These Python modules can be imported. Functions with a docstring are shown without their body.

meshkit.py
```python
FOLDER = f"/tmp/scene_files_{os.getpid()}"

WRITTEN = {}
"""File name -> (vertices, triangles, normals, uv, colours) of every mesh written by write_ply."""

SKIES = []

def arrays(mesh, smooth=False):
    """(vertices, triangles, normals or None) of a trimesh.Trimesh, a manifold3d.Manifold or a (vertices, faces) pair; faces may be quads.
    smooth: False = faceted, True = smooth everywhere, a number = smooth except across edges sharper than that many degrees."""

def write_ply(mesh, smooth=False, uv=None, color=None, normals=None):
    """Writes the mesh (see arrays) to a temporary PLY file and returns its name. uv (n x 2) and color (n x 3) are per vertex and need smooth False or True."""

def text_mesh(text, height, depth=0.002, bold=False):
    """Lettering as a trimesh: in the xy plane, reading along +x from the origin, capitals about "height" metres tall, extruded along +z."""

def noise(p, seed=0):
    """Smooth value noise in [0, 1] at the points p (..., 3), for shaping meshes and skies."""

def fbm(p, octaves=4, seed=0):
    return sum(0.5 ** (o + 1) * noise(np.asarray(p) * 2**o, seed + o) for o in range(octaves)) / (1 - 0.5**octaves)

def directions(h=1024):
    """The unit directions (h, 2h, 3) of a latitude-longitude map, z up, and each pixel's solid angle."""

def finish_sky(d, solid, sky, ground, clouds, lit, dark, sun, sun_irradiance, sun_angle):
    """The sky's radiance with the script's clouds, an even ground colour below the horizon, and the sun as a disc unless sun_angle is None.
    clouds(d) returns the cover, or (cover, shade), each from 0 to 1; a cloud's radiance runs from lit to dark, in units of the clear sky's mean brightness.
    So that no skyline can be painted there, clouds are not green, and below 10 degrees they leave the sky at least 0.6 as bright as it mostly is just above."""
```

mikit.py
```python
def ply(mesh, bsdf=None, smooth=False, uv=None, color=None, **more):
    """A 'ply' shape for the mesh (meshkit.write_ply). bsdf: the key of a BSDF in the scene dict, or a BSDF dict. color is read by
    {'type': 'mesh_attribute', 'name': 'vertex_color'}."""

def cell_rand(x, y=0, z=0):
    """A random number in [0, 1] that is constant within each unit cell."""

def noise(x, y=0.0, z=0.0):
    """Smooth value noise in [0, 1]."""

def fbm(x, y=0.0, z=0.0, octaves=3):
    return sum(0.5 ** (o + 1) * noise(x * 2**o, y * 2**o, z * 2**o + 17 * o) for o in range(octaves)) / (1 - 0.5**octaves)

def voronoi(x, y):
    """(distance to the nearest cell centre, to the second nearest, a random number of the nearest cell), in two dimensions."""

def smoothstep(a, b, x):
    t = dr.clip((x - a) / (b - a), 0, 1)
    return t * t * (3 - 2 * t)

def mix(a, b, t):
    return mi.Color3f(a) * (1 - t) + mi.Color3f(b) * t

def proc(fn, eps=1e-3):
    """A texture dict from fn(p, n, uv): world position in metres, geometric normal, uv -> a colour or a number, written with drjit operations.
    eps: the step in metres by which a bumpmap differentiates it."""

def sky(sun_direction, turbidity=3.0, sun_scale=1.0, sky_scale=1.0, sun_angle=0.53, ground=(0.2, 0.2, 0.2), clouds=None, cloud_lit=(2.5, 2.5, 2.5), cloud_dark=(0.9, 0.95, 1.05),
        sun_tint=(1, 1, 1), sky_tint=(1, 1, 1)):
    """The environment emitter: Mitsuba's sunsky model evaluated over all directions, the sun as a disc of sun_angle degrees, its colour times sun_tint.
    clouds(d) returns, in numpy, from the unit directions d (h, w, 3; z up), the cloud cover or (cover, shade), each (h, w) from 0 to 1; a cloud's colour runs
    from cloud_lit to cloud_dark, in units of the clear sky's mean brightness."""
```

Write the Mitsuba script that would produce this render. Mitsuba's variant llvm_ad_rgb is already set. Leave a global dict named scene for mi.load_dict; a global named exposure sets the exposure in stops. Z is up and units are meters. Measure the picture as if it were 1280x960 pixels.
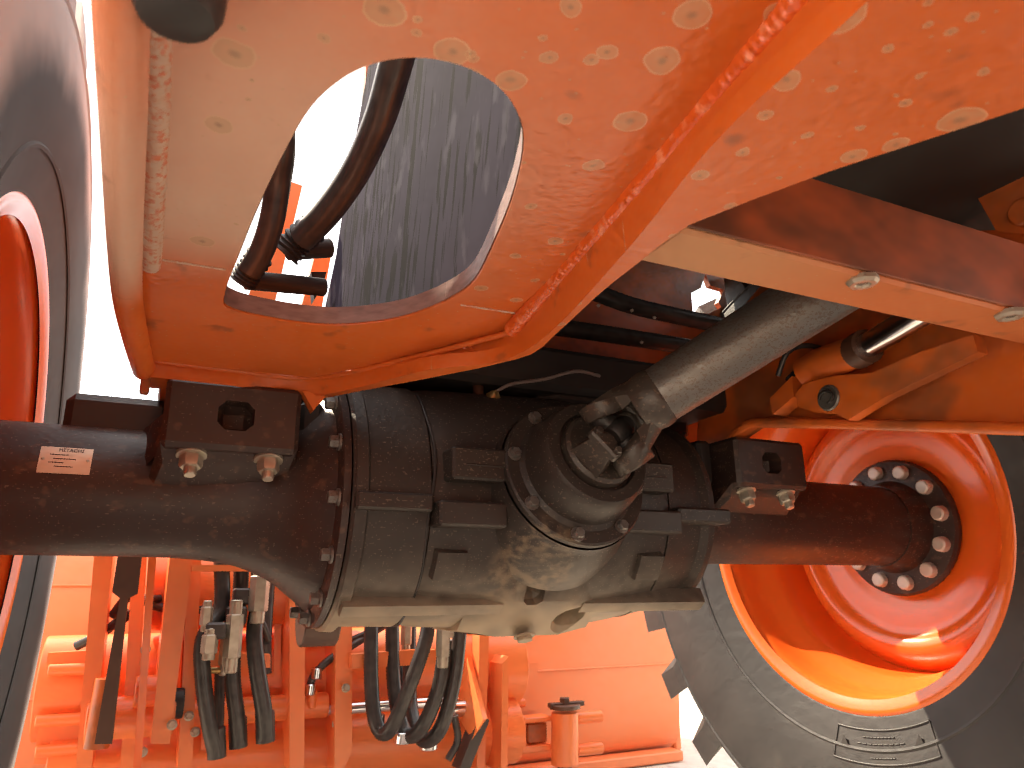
import math, meshkit, numpy as np, trimesh, mitsuba as mi, drjit as dr, mikit
import mapbox_earcut as _e
from mikit import noise, fbm, voronoi, smoothstep, mix, proc
import shapely.geometry as sg
T = mi.ScalarTransform4f
rng = np.random.default_rng(7)
scene, labels = {'type': 'scene'}, {}

# ------------------------------------------------------------------ camera, sky, exposure
PF, PITCH, YAW, ROLL, CZ = 923.99, 0.2812, 0.4498, -0.0103, 0.52
Fv = np.array([math.sin(YAW)*math.cos(PITCH), math.cos(YAW)*math.cos(PITCH), math.sin(PITCH)])
R0 = np.array([math.cos(YAW), -math.sin(YAW), 0.0]); U0 = np.cross(R0, Fv)
Rv = R0*math.cos(ROLL)+U0*math.sin(ROLL); Uv = -R0*math.sin(ROLL)+U0*math.cos(ROLL)
CAM = np.array([0, 0, CZ])
scene['camera'] = {'type': 'thinlens', 'fov': 2*math.degrees(math.atan(640/PF)), 'fov_axis': 'x', 'near_clip': 0.02, 'far_clip': 3000.0,
                   'aperture_radius': 0.0012, 'focus_distance': 0.95,
                   'to_world': T().look_at(origin=CAM.tolist(), target=(CAM+Fv).tolist(), up=Uv.tolist())}
SAZ, SEL = math.radians(-30), math.radians(48)
scene['sky'] = mikit.sky((math.sin(SAZ)*math.cos(SEL), math.cos(SAZ)*math.cos(SEL), math.sin(SEL)), turbidity=3, sun_scale=.65, ground=(0.3, 0.28, 0.25), sky_tint=(1.08, 1.0, .86),
    clouds=lambda d: np.clip(.35+.9*meshkit.fbm(d*2.2, 4, 3), 0, .9), cloud_lit=(2.6, 2.5, 2.35), cloud_dark=(1.6, 1.6, 1.6))
exposure = 3.6

# ------------------------------------------------------------------ measuring: a pixel of the 1280x960 photograph to a point on a world plane
def _ray(x, y): return Fv*PF+Rv*(x-640)-Uv*(y-480)
def AX(x, y, X): d = _ray(x, y); return d*X/d[0]+CAM
def AY(x, y, Y): d = _ray(x, y); return d*Y/d[1]+CAM
def AZ(x, y, Z): d = _ray(x, y); return d*(Z-CZ)/d[2]+CAM
V = lambda *a: np.array(a, float)
def unit(v): v = np.asarray(v, float); return v/np.linalg.norm(v)

# ------------------------------------------------------------------ scene entries
def free(key):
    if key not in scene and key not in _roots: return key
    i = 1
    while f'{key}_{i:03d}' in scene or f'{key}_{i:03d}' in _roots: i += 1
    return f'{key}_{i:03d}'
_roots = set()
def thing(name, label, cat, group=None, parent=None):
    key = free(name if parent is None else parent+'__'+name); _roots.add(key)
    if parent is None: labels[key] = {'label': label, 'category': cat, **({'group': group} if group else {})}
    elif label: labels[key] = {'label': label}
    return key
def part(parent, name, mesh, m, smooth=35, label=None, **kw):
    key = free(parent+'__'+name) if parent else free(name)
    _roots.add(key)
    if isinstance(mesh, (list,)): mesh = trimesh.util.concatenate(mesh)
    scene[key] = mikit.ply(mesh, m, smooth=smooth) if not isinstance(mesh, dict) else mesh
    if label: labels[key] = {'label': label}
    if kw: labels.setdefault(key, {}).update(kw)
    return key

# ------------------------------------------------------------------ mesh helpers
def TM(v, f): 
    m = trimesh.Trimesh(np.asarray(v, float), np.asarray(f, int), process=True); return m
def cbox(lo, hi, c=0.003):
    lo, hi = np.minimum(lo, hi).astype(float), np.maximum(lo, hi).astype(float)
    c = min(c, 0.45*(hi-lo).min()); P = []
    for sx in (0, 1):
        for sy in (0, 1):
            for sz in (0, 1):
                s = (sx, sy, sz); b = np.where(np.array(s) > 0, hi, lo); d = np.where(np.array(s) > 0, -c, c)
                for k in range(3):
                    e = d.copy(); e[k] = 0; P.append(b+e)
    return trimesh.Trimesh(P).convex_hull
def obox(c, size, X, Y, ch=0.003):
    X = unit(X); Y = np.asarray(Y, float); Y = unit(Y-X*(X@Y)); Z = np.cross(X, Y)
    m = cbox(-np.array(size)/2, np.array(size)/2, ch)
    M = np.eye(4); M[:3, 0], M[:3, 1], M[:3, 2], M[:3, 3] = X, Y, Z, c
    m.apply_transform(M); return m
def prism(pts, vec, holes=()):
    """Closed prism: a (nearly) planar 3-D outline, with holes, pushed along vec."""
    pts = np.asarray(pts, float); hs = [np.asarray(h, float) for h in holes]
    n = unit(np.asarray(vec, float)); a = unit(np.cross(n, [0.31, 0.2, 0.93])); b = np.cross(n, a)
    to2 = lambda p: np.stack([p@a, p@b], -1)
    rings = [pts]+hs; allp = np.vstack(rings)
    # keep rings orientated the same way round as seen along n
    ends = np.cumsum([len(r) for r in rings]).astype(np.uint32)
    tri = np.asarray(_e.triangulate_float64(to2(allp), ends)).reshape(-1, 3)
    N = len(allp); v = np.vstack([allp, allp+vec]); f = [tri[:, ::-1], tri+N]; s = 0
    for r in rings:
        i = np.arange(len(r))+s; j = np.roll(i, -1)
        f += [np.stack([i, j, j+N], -1), np.stack([i, j+N, i+N], -1)]; s += len(r)
    m = TM(v, np.vstack(f)); trimesh.repair.fix_normals(m, multibody=False); return m
def spline(P, n=10):
    P = np.asarray(P, float)
    if len(P) < 3: return np.linspace(P[0], P[-1], 2)
    Q = np.vstack([2*P[0]-P[1], P, 2*P[-1]-P[-2]]); out = []
    for i in range(1, len(Q)-2):
        for t in np.linspace(0, 1, n, endpoint=False):
            a, b, c, d = Q[i-1:i+3]
            out.append(0.5*((2*b)+(c-a)*t+(2*a-5*b+4*c-d)*t*t+(-a+3*b-3*c+d)*t**3))
    return np.vstack(out+[P[-1]])
def tube(P, r, n=14, caps=True, wob=None):
    P = np.asarray(P, float); r = np.broadcast_to(r, len(P)).astype(float)
    t = np.gradient(P, axis=0); t /= np.linalg.norm(t, axis=1, keepdims=True)
    a = np.cross(t[0], [0.1, 0.2, 1.0]); 
    if np.linalg.norm(a) < .2: a = np.cross(t[0], [1, 0, 0])
    V_ = []; th = np.arange(n)*2*np.pi/n
    for i in range(len(P)):
        a = a-t[i]*(a@t[i]); a /= np.linalg.norm(a); b = np.cross(t[i], a)
        rr = r[i]*(1 if wob is None else wob[i])
        V_.append(P[i]+np.outer(np.cos(th)*rr, a)+np.outer(np.sin(th)*rr, b))
    v = np.vstack(V_); f = []
    for i in range(len(P)-1):
        k = np.arange(n); k2 = (k+1) % n
        f += [np.stack([i*n+k, i*n+k2, (i+1)*n+k2], -1), np.stack([i*n+k, (i+1)*n+k2, (i+1)*n+k], -1)]
    if caps:
        v = np.vstack([v, P[0], P[-1]]); k = np.arange(n); k2 = (k+1) % n; e = (len(P)-1)*n
        f += [np.stack([k2, k, k*0+len(v)-2], -1), np.stack([e+k, e+k2, k*0+len(v)-1], -1)]
    return TM(v, np.vstack(f))
def lathe(prof, o, axis, n=48, fn=None, closed=False):
    """prof: (t along the axis, radius) pairs; revolves about o + t*axis."""
    ax = unit(axis); a = np.cross(ax, [0, 0, 1.0]); a = unit(a) if np.linalg.norm(a) > .1 else V(1, 0, 0); b = np.cross(ax, a)
    th = np.arange(n)*2*np.pi/n; prof = list(prof)+([prof[0]] if closed else [])
    v = np.vstack([np.asarray(o, float)+t*ax+r*(np.outer(np.cos(th), a)+np.outer(np.sin(th), b)) for t, r in prof]); f = []
    k = np.arange(n); k2 = (k+1) % n
    for i in range(len(prof)-1):
        f += [np.stack([i*n+k, i*n+k2, (i+1)*n+k2], -1), np.stack([i*n+k, (i+1)*n+k2, (i+1)*n+k], -1)]
    m = TM(v, np.vstack(f)); m.update_faces(m.nondegenerate_faces()); m.remove_unreferenced_vertices()
    trimesh.repair.fix_normals(m, multibody=False); return m
def cyl(p, q, r, n=28, c=0.002):
    p, q = np.asarray(p, float), np.asarray(q, float); L = np.linalg.norm(q-p); c = min(c, r*.4, L*.4)
    return lathe([(0, 1e-5), (0, r-c), (c, r), (L-c, r), (L, r-c), (L, 1e-5)], p, q-p, n)
def hexhead(p, axis, r, h):
    """bolt head standing on p and growing along axis: washer, hexagon, stub"""
    ax = unit(axis); p = np.asarray(p, float)
    w = lathe([(0, r*1.3), (h*.22, r*1.3), (h*.25, r*1.2), (h*.25, 1e-5)], p, ax, 20)
    hx = lathe([(h*.2, r), (h*.85, r), (h, r*.86), (h, 1e-5)], p, ax, 6)
    return w, hx
def bolt(parent, p, axis, r, h, m='zinc', stub=0, name='bolt', **kw):
    w, hx = hexhead(p, axis, r, h); ms = [w, hx]
    if stub: ms.append(lathe([(h*.9, r*.55), (h+stub*.8, r*.55), (h+stub, r*.45), (h+stub, 1e-5)], p, axis, 14))
    return part(parent, name, trimesh.util.concatenate(ms), m, **kw)
def slab(px, Y, depth, c=0):
    return prism([AY(x, y, Y) for x, y in px], V(0, depth, 0))
def hull(P): return trimesh.Trimesh(np.asarray(P)).convex_hull

# ------------------------------------------------------------------ materials
def mat(key, base, rough=0.5, bump=None, bscale=1.0, eps=1e-3, two=False, **kw):
    b = {'type': 'principled', 'base_color': proc(base) if callable(base) else {'type': 'rgb', 'value': list(base)},
         'roughness': proc(rough) if callable(rough) else rough, **kw}
    if bump: b = {'type': 'bumpmap', 'arbitrary': {**proc(bump, eps)}, 'scale': bscale, 'nested': b}
    scene[key] = {'type': 'twosided', 'bsdf': b}
ORANGE = (0.74, 0.125, 0.016)
DUST = (0.42, 0.34, 0.26)

# water spots that dripped on the underside of the frame: (px, py, radius in mm)
SPOTS = [(292, 68, 17), (272, 155, 13), (481, 14, 15), (566, 66, 15), (788, 152, 14), (826, 76, 15), (742, 207, 10), (706, 149, 7), (694, 302, 10), (640, 101, 12),
         (602, 360, 9), (1056, 21, 13), (983, 100, 11), (864, 19, 14), (645, 375, 8), (685, 73, 7), (714, 8, 9), (252, 302, 14), (877, 218, 8), (760, 66, 8), (404, 48, 5),
         (1200, 150, 15), (1120, 181, 10), (1068, 195, 10), (700, 405, 7), (722, 380, 6), (846, 295, 6), (912, 258, 6), (668, 350, 6), (740, 75, 6), (590, 95, 9), (520, 40, 4), (665, 258, 6), (645, 320, 7),
         (1010, 170, 5), (1075, 160, 4), (1110, 60, 4), (1150, 95, 3), (1190, 40, 4), (1040, 110, 4), (1130, 130, 5), (1230, 90, 4), (955, 145, 6), (930, 190, 5), (1215, 20, 4), (1160, 30, 3)]
SP = []
_r = np.random.default_rng(3)
SPOTS += [(x, y, r) for x, y, r in zip(_r.uniform(700, 1270, 18), _r.uniform(5, 250, 18), _r.uniform(1.5, 3.5, 18)) if x > 660+(410-y)*.83+60]+[(x, y, r) for x, y, r in zip(_r.uniform(210, 720, 16), _r.uniform(5, 330, 16), _r.uniform(2, 5, 16))]
for x, y, r in SPOTS:
    q = AZ(x, y, .81 if x < 660+(410-y)*.83 else .77); SP.append((q[0], q[1], r*.001*.74))
def spots(p):
    ring, body, dot = mi.Float(0), mi.Float(0), mi.Float(0)
    wx = (fbm(p.x*70, p.y*70)-.5)*.005; wy = (fbm(p.x*70+31, p.y*70+7)-.5)*.005
    for x, y, r in SP:
        d = dr.sqrt(dr.square(p.x-x+wx)+dr.square(p.y-y+wy))/r
        body = dr.maximum(body, 1-smoothstep(.85, 1.0, d)); ring = dr.maximum(ring, smoothstep(.84, .95, d)*(1-smoothstep(.97, 1.06, d)))
        dot = dr.maximum(dot, 1-smoothstep(.05, .42, d))
    return ring, body, dot
BL, _q = AZ(186, 322, .81), AZ(648, 392, .81); BN = unit(V(-(_q-BL)[1], (_q-BL)[0], 0)); BN = BN*np.sign(BN[1]); BL, BN = BL.tolist(), BN.tolist()
def rail_base(p, n, uv):
    g = fbm(p.x*9, p.y*9, p.z*9, 4); fine = noise(p.x*260, p.y*260, p.z*260)
    c = mix((.48, .088, .010), (.56, .115, .014), g)
    # dust film, paled further to paint in lens flare round the opening
    d = dr.sqrt(dr.square(p.x-.04)+dr.square((p.y-.60)*.6))+.12*(g-.5)
    film = (1-smoothstep(.08, .27, d))*(.65+.35*g)*(1-smoothstep(-.075, .035, .05*(g-.5)+(p.x-BL[0])*BN[0]+(p.y-BL[1])*BN[1]))
    c = mix(c, (.56, .43, .33), dr.clip(film*.85+.10*fine*g, 0, 1))
    v = voronoi(p.x*70+3*g, p.y*70); small = (1-smoothstep(.03, .09, v[0]))*smoothstep(.80, .86, v[2])
    c = mix(c, (.45, .30, .18), small*.5)
    ring, body, dot = spots(p); down = smoothstep(.75, .92, dr.abs(n.z)); ring, body, dot = ring*down, body*down, dot*down
    c = mix(c, (.42, .27, .15), body*(.36+.25*fine)); c = mix(c, (.55, .38, .23), ring*.45); c = mix(c, (.20, .13, .08), dot*.5)
    k = smoothstep(.66, .85, fbm(p.x*40+9, p.y*40, p.z*40, 4))
    return mix(c, (.10, .05, .03), k*.45)
mat('orange_rail', rail_base, lambda p, n, uv: .20+.25*fbm(p.x*20, p.y*20, p.z*20, 2), lambda p, n, uv: .0006*fbm(p.x*190, p.y*190, p.z*190, 2), 1.0, 5e-4, specular=0.4, clearcoat=.15, clearcoat_gloss=.85)
def orange_base(p, n, uv):
    g = fbm(p.x*7, p.y*7, p.z*7, 4)
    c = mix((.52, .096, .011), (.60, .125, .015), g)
    k = smoothstep(.42, .72, fbm(p.x*13, p.y*13+4, p.z*13, 4))
    c = mix(c, (.13, .06, .03), k*.6)
    return mix(c, DUST, .14*noise(p.x*90, p.y*90, p.z*90)*g)
mat('orange', orange_base, .33, lambda p, n, uv: .0005*fbm(p.x*150, p.y*150, p.z*150, 2), 1.0, 5e-4, specular=.5)
mat('orange_clean', lambda p, n, uv: mix((.74, .115, .013), (.78, .15, .02), fbm(p.x*4, p.y*4, p.z*4, 3)), .24, specular=.55, clearcoat=.5, clearcoat_gloss=.9)
def black_base(p, n, uv):
    g = fbm(p.x*14, p.y*14, p.z*14, 4)
    c = mix((.024, .013, .011), (.042, .025, .020), g)
    sp = smoothstep(.82, .88, noise(p.x*420, p.y*420, p.z*420))
    c = mix(c, (.16, .12, .08), sp*.5)
    r = smoothstep(.60, .80, fbm(p.x*70+5, p.y*70, p.z*70, 4))
    return mix(c, (.14, .07, .035), r*.4)
mat('axle_black', black_base, lambda p, n, uv: .34+.2*fbm(p.x*12, p.y*12, p.z*12, 2), lambda p, n, uv: .0005*fbm(p.x*200, p.y*200, p.z*200, 3), 1.0, 7e-4, specular=.5)
def diff_base(p, n, uv):
    g = fbm(p.x*12, p.y*12, p.z*12, 4)
    c = mix((.020, .016, .014), (.040, .032, .027), g)
    c = mix(c, (.15, .11, .075), smoothstep(.78, .86, noise(p.x*420, p.y*420, p.z*420))*.45)
    # paler lower half paints in ground light; dried mud low on the sump
    c = mix(c, (.15, .125, .095), smoothstep(.60, .50, p.z+.10*(g-.5))*(.35+.4*noise(p.x*90, p.y*90, p.z*90)))
    mud = smoothstep(.525, .475, p.z+.05*(g-.5)-.018*smoothstep(.16, .0, dr.abs(p.x-.50)))
    c = mix(c, (.33, .255, .165), mud*(.55+.45*noise(p.x*40, p.y*40, p.z*40)))
    s = smoothstep(.42, .30, dr.sqrt(dr.square((p.x-.455)*5.5)+dr.square((p.z-.545)*4.2)+.10*g))
    return mix(c, (.26, .19, .115), s*smoothstep(.3, .75, fbm(p.x*90, p.y*90, p.z*90, 4))*.5)
mat('diff_black', diff_base, .46, lambda p, n, uv: .0007*fbm(p.x*200, p.y*200, p.z*200, 3), 1.0, 7e-4, specular=.4)
def shaft_base(p, n, uv):
    g = fbm(p.x*18, p.y*18, p.z*18, 3); r = smoothstep(.50, .66, fbm(p.x*420, p.y*420, p.z*420, 3)+.35*(g-.5))
    return mix(mix((.12, .113, .105), (.20, .19, .175), g), (.12, .07, .045), r*.45)
mat('shaft_steel', shaft_base, lambda p, n, uv: .30+.2*noise(p.x*130, p.y*130, p.z*130), lambda p, n, uv: .0005*fbm(p.x*220, p.y*220, p.z*220, 2), 1.0, 6e-4, metallic=.55, specular=.5)
mat('yoke_steel', lambda p, n, uv: mix(mix((.035, .028, .024), (.07, .058, .048), fbm(p.x*30, p.y*30, p.z*30, 3)), (.14, .10, .07), smoothstep(.6, .75, fbm(p.x*260, p.y*260, p.z*260, 3))*.6), .42, lambda p, n, uv: .0005*fbm(p.x*220, p.y*220, p.z*220, 2), 1.0, 6e-4, metallic=.2)
mat('zinc', lambda p, n, uv: mix((.34, .30, .23), (.50, .46, .38), fbm(p.x*90, p.y*90, p.z*90, 3)), .34, metallic=.6)
mat('hub_bolt', lambda p, n, uv: mix((.45, .38, .32), (.62, .56, .5), fbm(p.x*60, p.y*60, p.z*60, 2)), .4, metallic=.3)
mat('chrome', (.72, .72, .74), .1, metallic=1.0)
mat('orange_flare', lambda p, n, uv: mix((.76, .16, .035), (.74, .23, .08), fbm(p.x*6, p.y*6, p.z*6, 4)), .3, specular=.5)  # paler copy of the orange, overexposure put into the colour
mat('hose_rubber', lambda p, n, uv: mix((.018, .018, .02), (.06, .055, .05), fbm(p.x*60, p.y*60, p.z*60, 3)), .33, specular=.5)
mat('tyre_rubber', lambda p, n, uv: mix((.030, .030, .031), mix((.065, .062, .06), (.14, .13, .11), smoothstep(.6, .85, fbm(p.x*6, p.y*6, p.z*6, 4))), fbm(p.x*11, p.y*11, p.z*11, 4)), .55,
    lambda p, n, uv: .0012*fbm(p.x*70, p.y*70, p.z*70, 3), 1.0, 1e-3, specular=.35)
def scuffed(p, n, uv):
    g = fbm(p.y*9, p.z*9, 3.0, 4); s = smoothstep(.56, .66, fbm(p.y*90+p.z*20, p.z*9-p.y*3, 1.0, 3))
    c = mix((.010, .009, .017), (.026, .023, .040), g); c = mix(c, (.004, .004, .006), s)
    return mix(c, (.06, .06, .075), smoothstep(.62, .85, fbm(p.y*40, p.z*22, 9.0, 4))*.5)
mat('scuffed_steel', scuffed, .85, specular=.04)
mat('brown_link', lambda p, n, uv: mix((.05, .022, .014), (.10, .045, .025), fbm(p.x*20, p.y*20, p.z*20, 3)), .45)
mat('dark_part', lambda p, n, uv: mix((.012, .011, .011), (.03, .026, .024), fbm(p.x*8, p.y*8, p.z*8, 3)), .5)
mat('valve_grey', (.05, .042, .04), .4, metallic=.2)
mat('plate_label', lambda p, n, uv: mix((.66, .58, .46), (.56, .46, .34), fbm(p.x*90, p.y*90, p.z*90, 3)), .35, metallic=.3)
mat('plate_ink', (.10, .06, .05), .5)
mat('wire_grey', (.16, .13, .12), .5)
mat('brass', (.40, .26, .10), .35, metallic=.8)
mat('bucket_flare_paint', lambda p, n, uv: mix((.74, .21, .075), mix((.70, .26, .13), (.78, .21, .07), fbm(p.x*30, p.y*30, p.z*30, 2)), fbm(p.x*3, p.y*3, p.z*3, 4)), .38, specular=.4)  # pinker than the paint itself, veiling flare mixed into the colour
mat('ground_mat', lambda p, n, uv: mix((.44, .41, .36), (.56, .52, .46), fbm(p.x*1.3, p.y*1.3, 0, 4)*.6+.4*noise(p.x*40, p.y*40)), .9,
    lambda p, n, uv: .006*fbm(p.x*45, p.y*45, 0, 3), 1.0, 2e-3, specular=.2)
mat('pale_blue', (.45, .55, .66), .5)
mat('post_brown', (.16, .06, .045), .6)
mat('far_white', (.8, .8, .78), .5)

mat('weld_dusty', lambda p, n, uv: mix((.50, .16, .08), (.50, .36, .27), smoothstep(.2, .6, fbm(p.x*260, p.y*260, p.z*260, 3))), .45, lambda p, n, uv: .003*fbm(p.x*160, p.y*160, p.z*160, 3), 1.0, 5e-4)
mat('weld_paint', lambda p, n, uv: mix((.55, .085, .011), (.66, .20, .09), smoothstep(.5, .8, fbm(p.x*120, p.y*120, p.z*120, 3))), .13, lambda p, n, uv: .0011*fbm(p.x*210, p.y*210, p.z*210, 2), 1.0, 5e-4, specular=.8, clearcoat=1.0, clearcoat_gloss=.95)
def glare_shoulder(p, n, uv):
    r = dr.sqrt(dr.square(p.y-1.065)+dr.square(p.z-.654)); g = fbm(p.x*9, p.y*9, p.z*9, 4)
    return mix(mix((.03, .03, .031), (.07, .066, .06), g), (.62, .60, .56), smoothstep(.47, .54, r+.05*(g-.5))*(.8+.2*g))  # pale outer ring paints sun and glare on the shoulder
mat('glare_rubber', glare_shoulder, .7)
# ------------------------------------------------------------------ setting
g = trimesh.creation.box((1600, 1600, .2)); g.apply_translation((0, 0, -.1))
part(None, 'ground', g, 'ground_mat', smooth=False, kind='structure', label='pale sunlit concrete yard under and around the machine')

# ------------------------------------------------------------------ the wheel loader
XC, YA, ZA = .505, 1.065, .654
L = thing('wheel_loader', 'orange wheel loader seen from beneath, with black front axle, big tyres and rusty drive shaft', 'wheel loader')

# --- left frame rail: recessed bottom pan with an oval opening, web, flange, welds
ZP, ZF, ZFR = .81, .77, .788
rail = thing('frame_rail', 'orange recessed frame bottom with an oval opening, dust, painted flare and water spots', None, parent=L)
pan_px = [(156, -330), (160, 60), (164, 200), (166, 319), (648, 392), (768, 262), (880, 132), (1000, -8), (1180, -220)]
hole_px = [(283, 384), (279, 378), (284, 355), (296, 325), (318, 268), (344, 212), (368, 166), (392, 130), (420, 104), (450, 86), (485, 75), (518, 72), (550, 75), (585, 85), (618, 104), (640, 128), (653, 158),
           (654, 190), (647, 226), (636, 262), (620, 300), (603, 336), (590, 355), (572, 369), (540, 385), (500, 398), (455, 405), (410, 407), (365, 403), (325, 396), (298, 390)]
HP = spline([(x, y, 0) for x, y in hole_px+hole_px[:1]], 4)[:-1, :2]
wz = [(176, 449, .792), (285, 462, .790), (390, 472, .788), (520, 446, .793), (636, 416, .800)]
bot = [AZ(x, y, z) for x, y, z in wz]
_a, _b, _c = AZ(186, 322, ZP), AZ(648, 392, ZP), np.mean(bot, 0); _n = np.cross(_b-_a, _c-_a)
def slope(x, y): d = _ray(x, y); return CAM+d*((_a-CAM)@_n)/(d@_n)
def cutprism(outer, fn, t):
    g = sg.Polygon(outer).difference(sg.Polygon(HP)); out = []
    for q in getattr(g, 'geoms', [g]): out.append(prism([fn(*c) for c in q.exterior.coords[:-1]], V(0, 0, t), [[fn(*c) for c in r.coords[:-1]] for r in q.interiors]))
    return trimesh.util.concatenate(out)
part(rail, 'bottom_plate', cutprism(pan_px, lambda x, y: AZ(x, y, ZP), .02), 'orange_rail', smooth=25)
# front wall of the recess slopes down from the bend to the lip
part(rail, 'front_slope', cutprism([(166, 319), (648, 392)]+[(x, y) for x, y, z in wz[::-1]]+[(170, 446)], slope, .02), 'orange_rail', smooth=25)
def strip(A, B, up):
    A, B = np.asarray(A), np.asarray(B); n = len(A); v = np.vstack([A, B, A+up, B+up]); f = []
    for i in range(n-1):
        for a, b, c, d in ((i, i+1, n+i+1, n+i), (2*n+i, 3*n+i, 3*n+i+1, 2*n+i+1), (i, 2*n+i, 2*n+i+1, i+1), (n+i, n+i+1, 3*n+i+1, 3*n+i)): f += [(a, b, c), (a, c, d)]
    for i in (0, n-1): f += [(i, n+i, 3*n+i), (i, 3*n+i, 2*n+i)]
    m = TM(v, f); trimesh.repair.fix_normals(m, multibody=False); return m
def fine(P, k=6): return np.vstack([np.linspace(P[i], P[i+1], k, endpoint=False) for i in range(len(P)-1)]+[P[-1]])
def fine(P, k=6): return np.vstack([np.linspace(P[i], P[i+1], k, endpoint=False) for i in range(len(P)-1)]+[P[-1]])
def rim_pt(x, y): return slope(x, y) if y > 322+(x-186)*.1515 else AZ(x, y, ZP)
Rm = np.array([rim_pt(x, y) for x, y in HP]+[rim_pt(*HP[0])]); Rc = Rm.mean(0)
Ri = Rm+(Rc-Rm)*V(1, 1, 0)/np.linalg.norm((Rc-Rm)[:, :2], axis=1)[:, None]*.0012
mat('edge_brown', lambda p, n, uv: mix((.10, .045, .035), (.22, .12, .10), fbm(p.x*80, p.y*80, p.z*200, 3)), .5)  # brown strip lining the wall of the opening
part(rail, 'opening_edge', strip(Ri+V(0, 0, .002), Ri+V(0, 0, .021), (Rm-Ri).mean(0)), 'edge_brown', label='dark brown edge strip of the oval opening')
for u, w in (((192, 323), (282, 337)), ((576, 381), (644, 391.5))): part(rail, 'bend_line', tube([AZ(*u, ZP-.0004), AZ(*w, ZP-.0004)], .0011, 8), 'weld_dusty')  # thin pale line laid along the bend
# the web that stands round the recess
Wall = bot+[AZ(x, y, ZP) for x, y in ((768, 264), (880, 134), (1000, -6), (1180, -218))]
B_px = [(178, 470), (288, 482), (391, 494), (530, 463), (656, 438), (778, 318), (905, 165), (1085, 0), (1300, -215)]
Wpx = [(176, 449, .792), (285, 462, .790), (390, 472, .788), (520, 446, .793), (636, 416, .800), (768, 264, ZP), (880, 134, ZP), (1000, -6, ZP), (1180, -218, ZP)]
Bs = spline([(x, y, 0) for x, y in B_px], 8)[:, :2]; Ws = spline([AZ(*w) for w in Wpx], 8)
part(rail, 'web', strip(Ws, [AZ(x, y, ZF+.0005) for x, y in Bs], V(.004, .004, .012)), 'orange_rail')
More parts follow.
